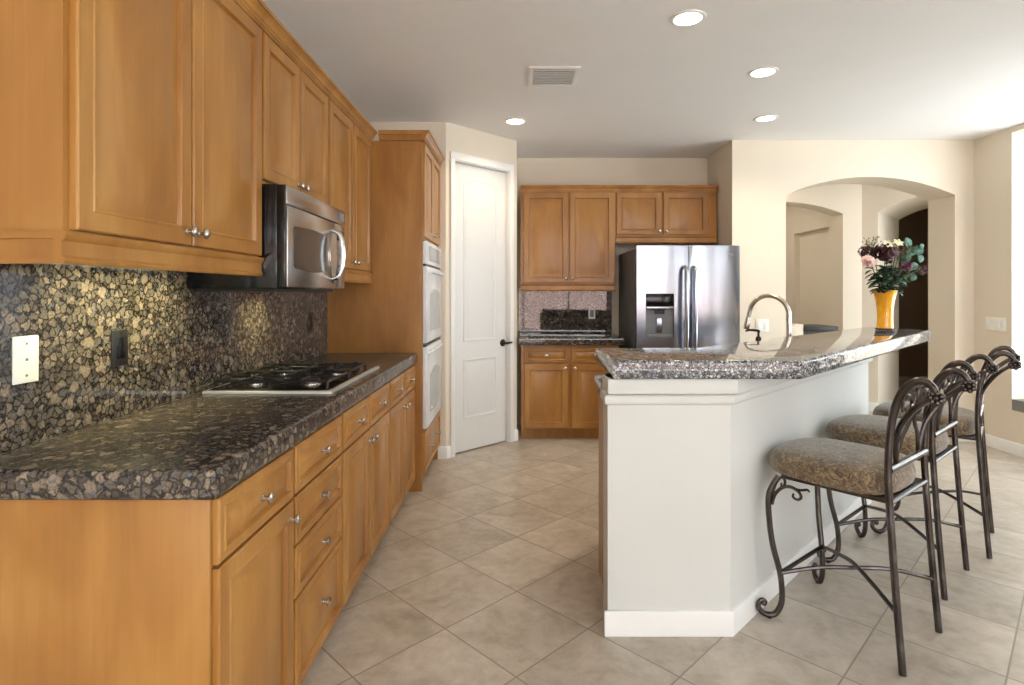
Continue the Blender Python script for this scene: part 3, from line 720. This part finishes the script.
def place(src, label, r1, rz):
    o = copy_tree(src); o['label'] = label
    lx, ly = -.2035, -.237
    o.location = (r1[0] - (lx * cos(rz) - ly * sin(rz)), r1[1] - (lx * sin(rz) + ly * cos(rz)), 0); o.rotation_euler = (0, 0, rz)
    return o
place(s1, 'middle iron bar stool of the three at the bar, half hidden by the nearest one', (1.876, 2.507), radians(41))
place(s1, 'farthest iron bar stool, nearest the wall with the four-gang switch plate', (2.397, 2.898), radians(49))
# ------------------------------------------------------------------ vase and flowers
VX, VY, VZ = 2.587, 4.02, 1.0905
t = thing('vase', 'amber yellow flared glass vase on the far end of the bar', 'vase', (VX, VY, VZ))
B().lathe([(0, .006), (.05, .006), (.055, .012), (.051, .04), (.049, .09), (.051, .14), (.058, .20), (.070, .25), (.080, .278), (.076, .278), (.066, .25), (.054, .20), (.046, .14), (.044, .03), (0, .025)], 32).obj('glass_body', VASEY, t)
b = B().lathe([(0, 0), (.056, 0), (.060, .004), (.058, .009), (.050, .012), (0, .012)], 28)
for k in range(14): b.ball((.056 * cos(k * pi / 7), .056 * sin(k * pi / 7), .0065), .0065, 6)
b.obj('base_ring', BLACKG, t)
def at(px, py, dy=0.0):      # a point near the vase read off the photograph's bouquet outline
    return Vector(((px - 887) * .00706, dy, 1.35 - (py - 293) * .00706 - VZ))
GF = 'flower stems in the amber vase'
def stem_thing(name, label, cat, head, k, builder, r=.0028):
    t = thing(name, label, cat, (VX, VY, VZ), 0, GF)
    a = k * 2.4; base = Vector((.022 * cos(a), .022 * sin(a), .03))
    neck = Vector((.034 * cos(math.atan2(head.y, head.x)), .034 * sin(math.atan2(head.y, head.x)), .27))
    mid = neck.lerp(head, .5) + Vector((0, 0, .02))
    B().tube([base, neck, mid, head], r, 6, 5).obj('stem', STEM, t)
    builder(t, head, neck)
    return t
def leaves(b, neck, head, n, L, w, rnd):
    for i in range(n):
        f = rnd.uniform(.05, .9); p = neck.lerp(head, f); a = rnd.uniform(0, 2 * pi)
        b.leaf(p, (cos(a), sin(a), rnd.uniform(-.3, .7)), (0, 0, 1), L * rnd.uniform(.7, 1.15), w, .3)
def rose(mat, R, layers=5):
    def f(t, h, neck):
        b = B()
        for l in range(layers):
            n = 3 + l * 2; tilt = .15 + .25 * l; 
            for k in range(n):
                a = 2 * pi * k / n + l * .7
                T = Matrix.Rotation(radians(58), 3, 'X')
                d = T @ Vector((cos(a) * sin(tilt), sin(a) * sin(tilt), cos(tilt)))
                b.leaf(h + T @ (Vector((cos(a), sin(a), 0)) * R * .06 * l - Vector((0, 0, R * .35))), d, T @ Vector((cos(a), sin(a), -.2)), R * (1.15 - .05 * l), R * (.34 + .05 * l), -.25 + .12 * l, 6, True)
        b.obj('petals', mat, t, thick=.0012)
        g = B(); leaves(g, neck, h, 4, .06, .016, random.Random(3)); g.obj('leaves', LEAF, t, thick=.0008)
    return f
def cluster(mat, R, n=26, leafn=4):
    def f(t, h, neck):
        rnd = random.Random(int(h.x * 1e4)); b = B()
        for k in range(n):
            v = Vector((rnd.gauss(0, 1), rnd.gauss(0, 1), rnd.gauss(.2, 1))).normalized() * R * rnd.uniform(.45, 1)
            for q in range(4):
                a = q * pi / 2 + rnd.random(); s_ = v.normalized().orthogonal().normalized(); u = v.normalized().cross(s_)
                b.leaf(h + v, s_ * cos(a) + u * sin(a) + v.normalized() * .5, v, R * .42, R * .17, .2, 4, True)
        b.obj('petals', mat, t, thick=.001)
        if leafn: g = B(); leaves(g, neck, h, leafn, .07, .02, rnd); g.obj('leaves', LEAF, t, thick=.0008)
    return f
def lily(mat):
    def f(t, h, neck):
        b = B()
        for k in range(6):
            a = k * pi / 3; d = Matrix.Rotation(radians(50), 3, 'X') @ Vector((cos(a) * .8, sin(a) * .8, .6)); b.leaf(h, d, (0, -.8, .6), .040, .011, .3, 6)
        b.obj('petals', mat, t, thick=.001)
        g = B(); leaves(g, neck, h, 3, .07, .012, random.Random(9)); g.obj('leaves', LEAF, t, thick=.0008)
    return f
def euca(pts):
    def f(t, h, neck):
        rnd = random.Random(5); b = B(); st = B()
        for (px, py, r) in pts:
            p = at(px, py, rnd.uniform(-.03, .03)); s_ = neck.lerp(h, min(.95, max(.1, (p.z - neck.z) / max(.01, h.z - neck.z))))
            st.tube([s_, s_.lerp(p, .6), p], .0014, 5)
            a = rnd.uniform(-.5, .5); d = Vector((sin(a), rnd.uniform(-.2, .2), cos(a)))
            b.leaf(p - d * r, d, (rnd.uniform(-.3, .3), -1, .15), 2 * r, r, .06, 8, True)
        b.obj('leaves', EUCA, t, thick=.0008); st.obj('twigs', STEM, t)
    return f
def sprig(mat, n=34, spread=.05):
    def f(t, h, neck):
        rnd = random.Random(int(h.x * 9e3) + 2); b = B(); g = B()
        for k in range(n):
            p = h + Vector((rnd.uniform(-1, 1) * spread, rnd.uniform(-1, 1) * spread, rnd.uniform(-1.3, .7) * spread)); b.ball(p, rnd.uniform(.003, .0055), 6)
            g.tube([h - Vector((0, 0, spread * 1.5)), p], .0008, 4)
        b.obj('buds', mat, t)['kind'] = 'stuff'; g.obj('twigs', STEM, t)
    return f
def foliage(n, L, w, seed):
    def f(t, h, neck):
        g = B(); leaves(g, neck - Vector((0, 0, .005)), h, n, L, w, random.Random(seed)); g.obj('leaves', LEAF, t, thick=.0008)
    return f
stem_thing('rose', 'pale pink rose at the left side of the bouquet', 'flower', at(866, 262, -.05), 0, rose(PINK, .048))
stem_thing('dahlia', 'dark burgundy bloom in the centre left of the bouquet', 'flower', at(882, 254, -.05), 1, cluster(BURG, .070, 46))
stem_thing('dahlia', 'smaller dark burgundy bloom above the pink rose', 'flower', at(870, 252, .02), 2, cluster(BURG, .048, 30))
stem_thing('statice', 'mauve flower cluster beside the burgundy bloom', 'flower', at(889, 252, -.07), 3, cluster(PURP, .03, 16, 2))
stem_thing('statice', 'muted purple flower cluster at the right middle of the bouquet', 'flower', at(905, 267, -.04), 4, cluster(PURP, .038, 20, 3))
stem_thing('statice', 'purple sprig reaching out at the far right of the bouquet', 'flower', at(924, 268, .0), 5, sprig(PURP, 30, .035))
stem_thing('lily', 'cream yellow lily at the top of the bouquet', 'flower', at(891, 245, -.09), 6, lily(CREAM))
stem_thing('lily', 'small white-cream lily just left of the yellow one', 'flower', at(882, 246, -.08), 7, lily(CREAM))
stem_thing('berry_sprig', 'brown budded sprig at the upper left of the bouquet', 'flower', at(873, 242, .0), 8, sprig(SPRIG, 46, .05))
stem_thing('berry_sprig', 'brownish budded sprig in the centre right of the bouquet', 'flower', at(901, 252, -.01), 9, sprig(SPRIG, 40, .045))
stem_thing('eucalyptus_branch', 'grey green eucalyptus branch with big round leaves at upper right', 'foliage', at(914, 246, .0), 10, euca([(910, 242, .034), (921, 250, .036), (915, 252, .03), (909, 258, .026), (919, 259, .028), (906, 263, .02), (924, 246, .02)]))
stem_thing('eucalyptus_branch', 'lower eucalyptus branch with pale leaves at right above the rim', 'foliage', at(918, 266, -.02), 11, euca([(917, 266, .03), (916, 277, .026), (907, 279, .022), (911, 268, .024), (903, 284, .018)]))
stem_thing('leafy_stem', 'dark green leafy stem filling the middle of the bouquet', 'foliage', at(885, 266, -.04), 12, foliage(44, .085, .026, 4))
stem_thing('leafy_stem', 'dark green leafy stem drooping over the left rim of the vase', 'foliage', at(876, 270, -.05), 13, foliage(34, .09, .024, 8))
stem_thing('leafy_stem', 'dark green leafy stem at the right of the bouquet centre', 'foliage', at(898, 268, -.03), 14, foliage(34, .085, .022, 12))
# ------------------------------------------------------------------ hall buffet glimpsed over the bar
t = thing('hall_buffet', 'low built-in buffet with dark top in the hallway beyond the arch', 'cabinet', (2.69, 5.62, 0))
B().box(0, .12, .0, .40, 0, 1.04).obj('end_panel', WALL, t)
B().box(.12, .45, .0, .40, .0, .97).obj('carcass', BLACKM, t)
B().box(.121, .46, -.01, .40, .97, 1.02, .004).obj('counter', BLACKM, t)
# ------------------------------------------------------------------ plates and outlets (local: x right, y into wall)
def plate(name, label, cat, loc, rz, w, h, mat, kind, n=1):
    t = thing(name, label, cat, loc, rz)
    p = B().box(-w / 2, w / 2, -.006, 0, -h / 2, h / 2, .003).obj('cover_plate', mat, t)
    return t
def screws(t, pts, mat=NICKEL):
    for x, z in pts: B().lathe([(0, .0), (.0035, .0), (.003, .0015), (0, .0018)], 10, Matrix.Translation((x, -.006, z)) @ Matrix.Rotation(L90, 4, 'X')).obj('screw', mat, t)
XS = XL + .0125
t = plate('wall_plate', 'off-white phone plate on the left granite backsplash', 'wall plate', (XS, 1.497, 1.175), L90, .078, .124, WHITEP, 0)
screws(t, [(0, .042), (0, -.042)], GREYPL)
B().box(-.0035, .0035, -.009, -.005, -.0035, .0035, .001).obj('jack', GREYPL, t)
for y, lab in ((1.85, 'black power outlet on the granite below the large near wall cabinet'), (3.55, 'black power outlet on the granite beyond the cooktop by the tower')):
    t = plate('power_outlet', lab, 'outlet', (XS, y, 1.172), L90, .075, .118, BLACKP, 0)
    B().box(-.017, .017, -.009, -.005, -.034, .034, .002).obj('socket', BLACKG, t); screws(t, [(0, .048), (0, -.048)], BRONZE)
t = plate('power_outlet', 'white rimmed outlet on the back wall granite backsplash', 'outlet', (.75, YB - .0125, 1.139), 0, .07, .112, WHITEP, 0)
B().box(-.02, .02, -.009, -.005, -.035, .035, .002).obj('socket', GREYPL, t)
t = plate('power_outlet', 'white double outlet plate on the wall right of the refrigerator', 'outlet', (2.217, 5.189, 1.054), 0, .118, .118, WHITEP, 0)
for x in (-.028, .028): B().box(x - .016, x + .016, -.009, -.005, -.033, .033, .002).obj('socket', TRIM, t)
t = plate('light_switch', 'wide white four-gang switch plate on the right beige wall', 'switch', (XR - .001, 4.945, 1.079), -L90, .21, .118, WHITEP, 0)
for k in range(4): B().box(-.084 + k * .046, -.054 + k * .046, -.010, -.005, -.033, .033, .002).obj('rocker', TRIM, t)
# ------------------------------------------------------------------ ceiling fittings
def downlight(label, x, y, rad=.088, power=42):
    t = thing('ceiling_light', label, 'ceiling light', (x, y, ZC), 0, 'recessed ceiling lights')
    B().lathe([(rad * .80, 0.0), (rad * .80, -.006), (rad * .9, -.009), (rad, -.006), (rad * 1.02, 0)], 32).obj('trim_ring', TRIM, t)
    B().lathe([(0, -.0045), (rad * .80, -.0045), (rad * .80, 0), (0, 0)], 32).obj('lens', LAMP, t)
    l = bpy.data.lights.new('downlight_lamp', 'SPOT'); l.energy = power; l.spot_size = radians(140); l.spot_blend = .8; l.shadow_soft_size = .07; l.color = (1.0, .84, .58)
    o = bpy.data.objects.new('downlight_lamp', l); COL.objects.link(o); o.location = (x, y, ZC - .02)
downlight('recessed ceiling light nearest the camera and largest in view', .857, 2.886)
downlight('recessed ceiling light over the island, middle of the right-hand row', 1.54, 3.59)
downlight('recessed ceiling light over the far bar end near the arch wall', 1.969, 4.536)
downlight('recessed ceiling light in front of the white pantry door', -.03, 4.615)
t = thing('ceiling_vent', 'white louvred air vent in the kitchen ceiling', 'vent', (.22, 3.66, ZC))
for x0, x1, y0, y1 in ((-.16, .16, -.16, -.13), (-.16, .16, .13, .16), (-.16, -.13, -.13, .13), (.13, .16, -.13, .13)): pass
b = B()
for x0, x1, y0, y1 in ((-.16, .16, -.16, -.13), (-.16, .16, .13, .16), (-.16, -.13, -.13, .13), (.13, .16, -.13, .13)): b.box(x0, x1, y0, y1, -.010, 0, .002)
b.obj('frame', TRIM, t)
for k in range(8):
    y = -.118 + k * .034
    B().prism([(-.13, y), (.13, y), (.13, y + .024), (-.13, y + .024)], -.007, -.004, M=Matrix.Translation((0, 0, -.004)) @ Matrix.Translation((0, y, 0)) @ Matrix.Rotation(radians(12), 4, 'X') @ Matrix.Translation((0, -y, 0))).obj('louvre', TRIM, t)
B().box(-.132, .132, -.132, .132, -.0012, 0).obj('backing', GREYPL, t)
# unseen fill lamps added to brighten the hallway, its niche and the den
l = bpy.data.lights.new('hall_fill', 'AREA'); l.shape = 'DISK'; l.size = .25; l.energy = 4; l.color = (1, .92, .8)
o = bpy.data.objects.new('hall_fill', l); COL.objects.link(o); o.location = (2.75, 6.1, 2.70)
l = bpy.data.lights.new('niche_fill', 'AREA'); l.shape = 'DISK'; l.size = .25; l.energy = 9; l.color = (1, .92, .8)
o = bpy.data.objects.new('niche_fill', l); COL.objects.link(o); o.location = (2.8, 7.6, 2.70)
l = bpy.data.lights.new('den_fill', 'AREA'); l.shape = 'DISK'; l.size = .4; l.energy = 1.5; l.color = (1, .88, .7)
o = bpy.data.objects.new('den_fill', l); COL.objects.link(o); o.location = (6.0, 7.4, 2.70)
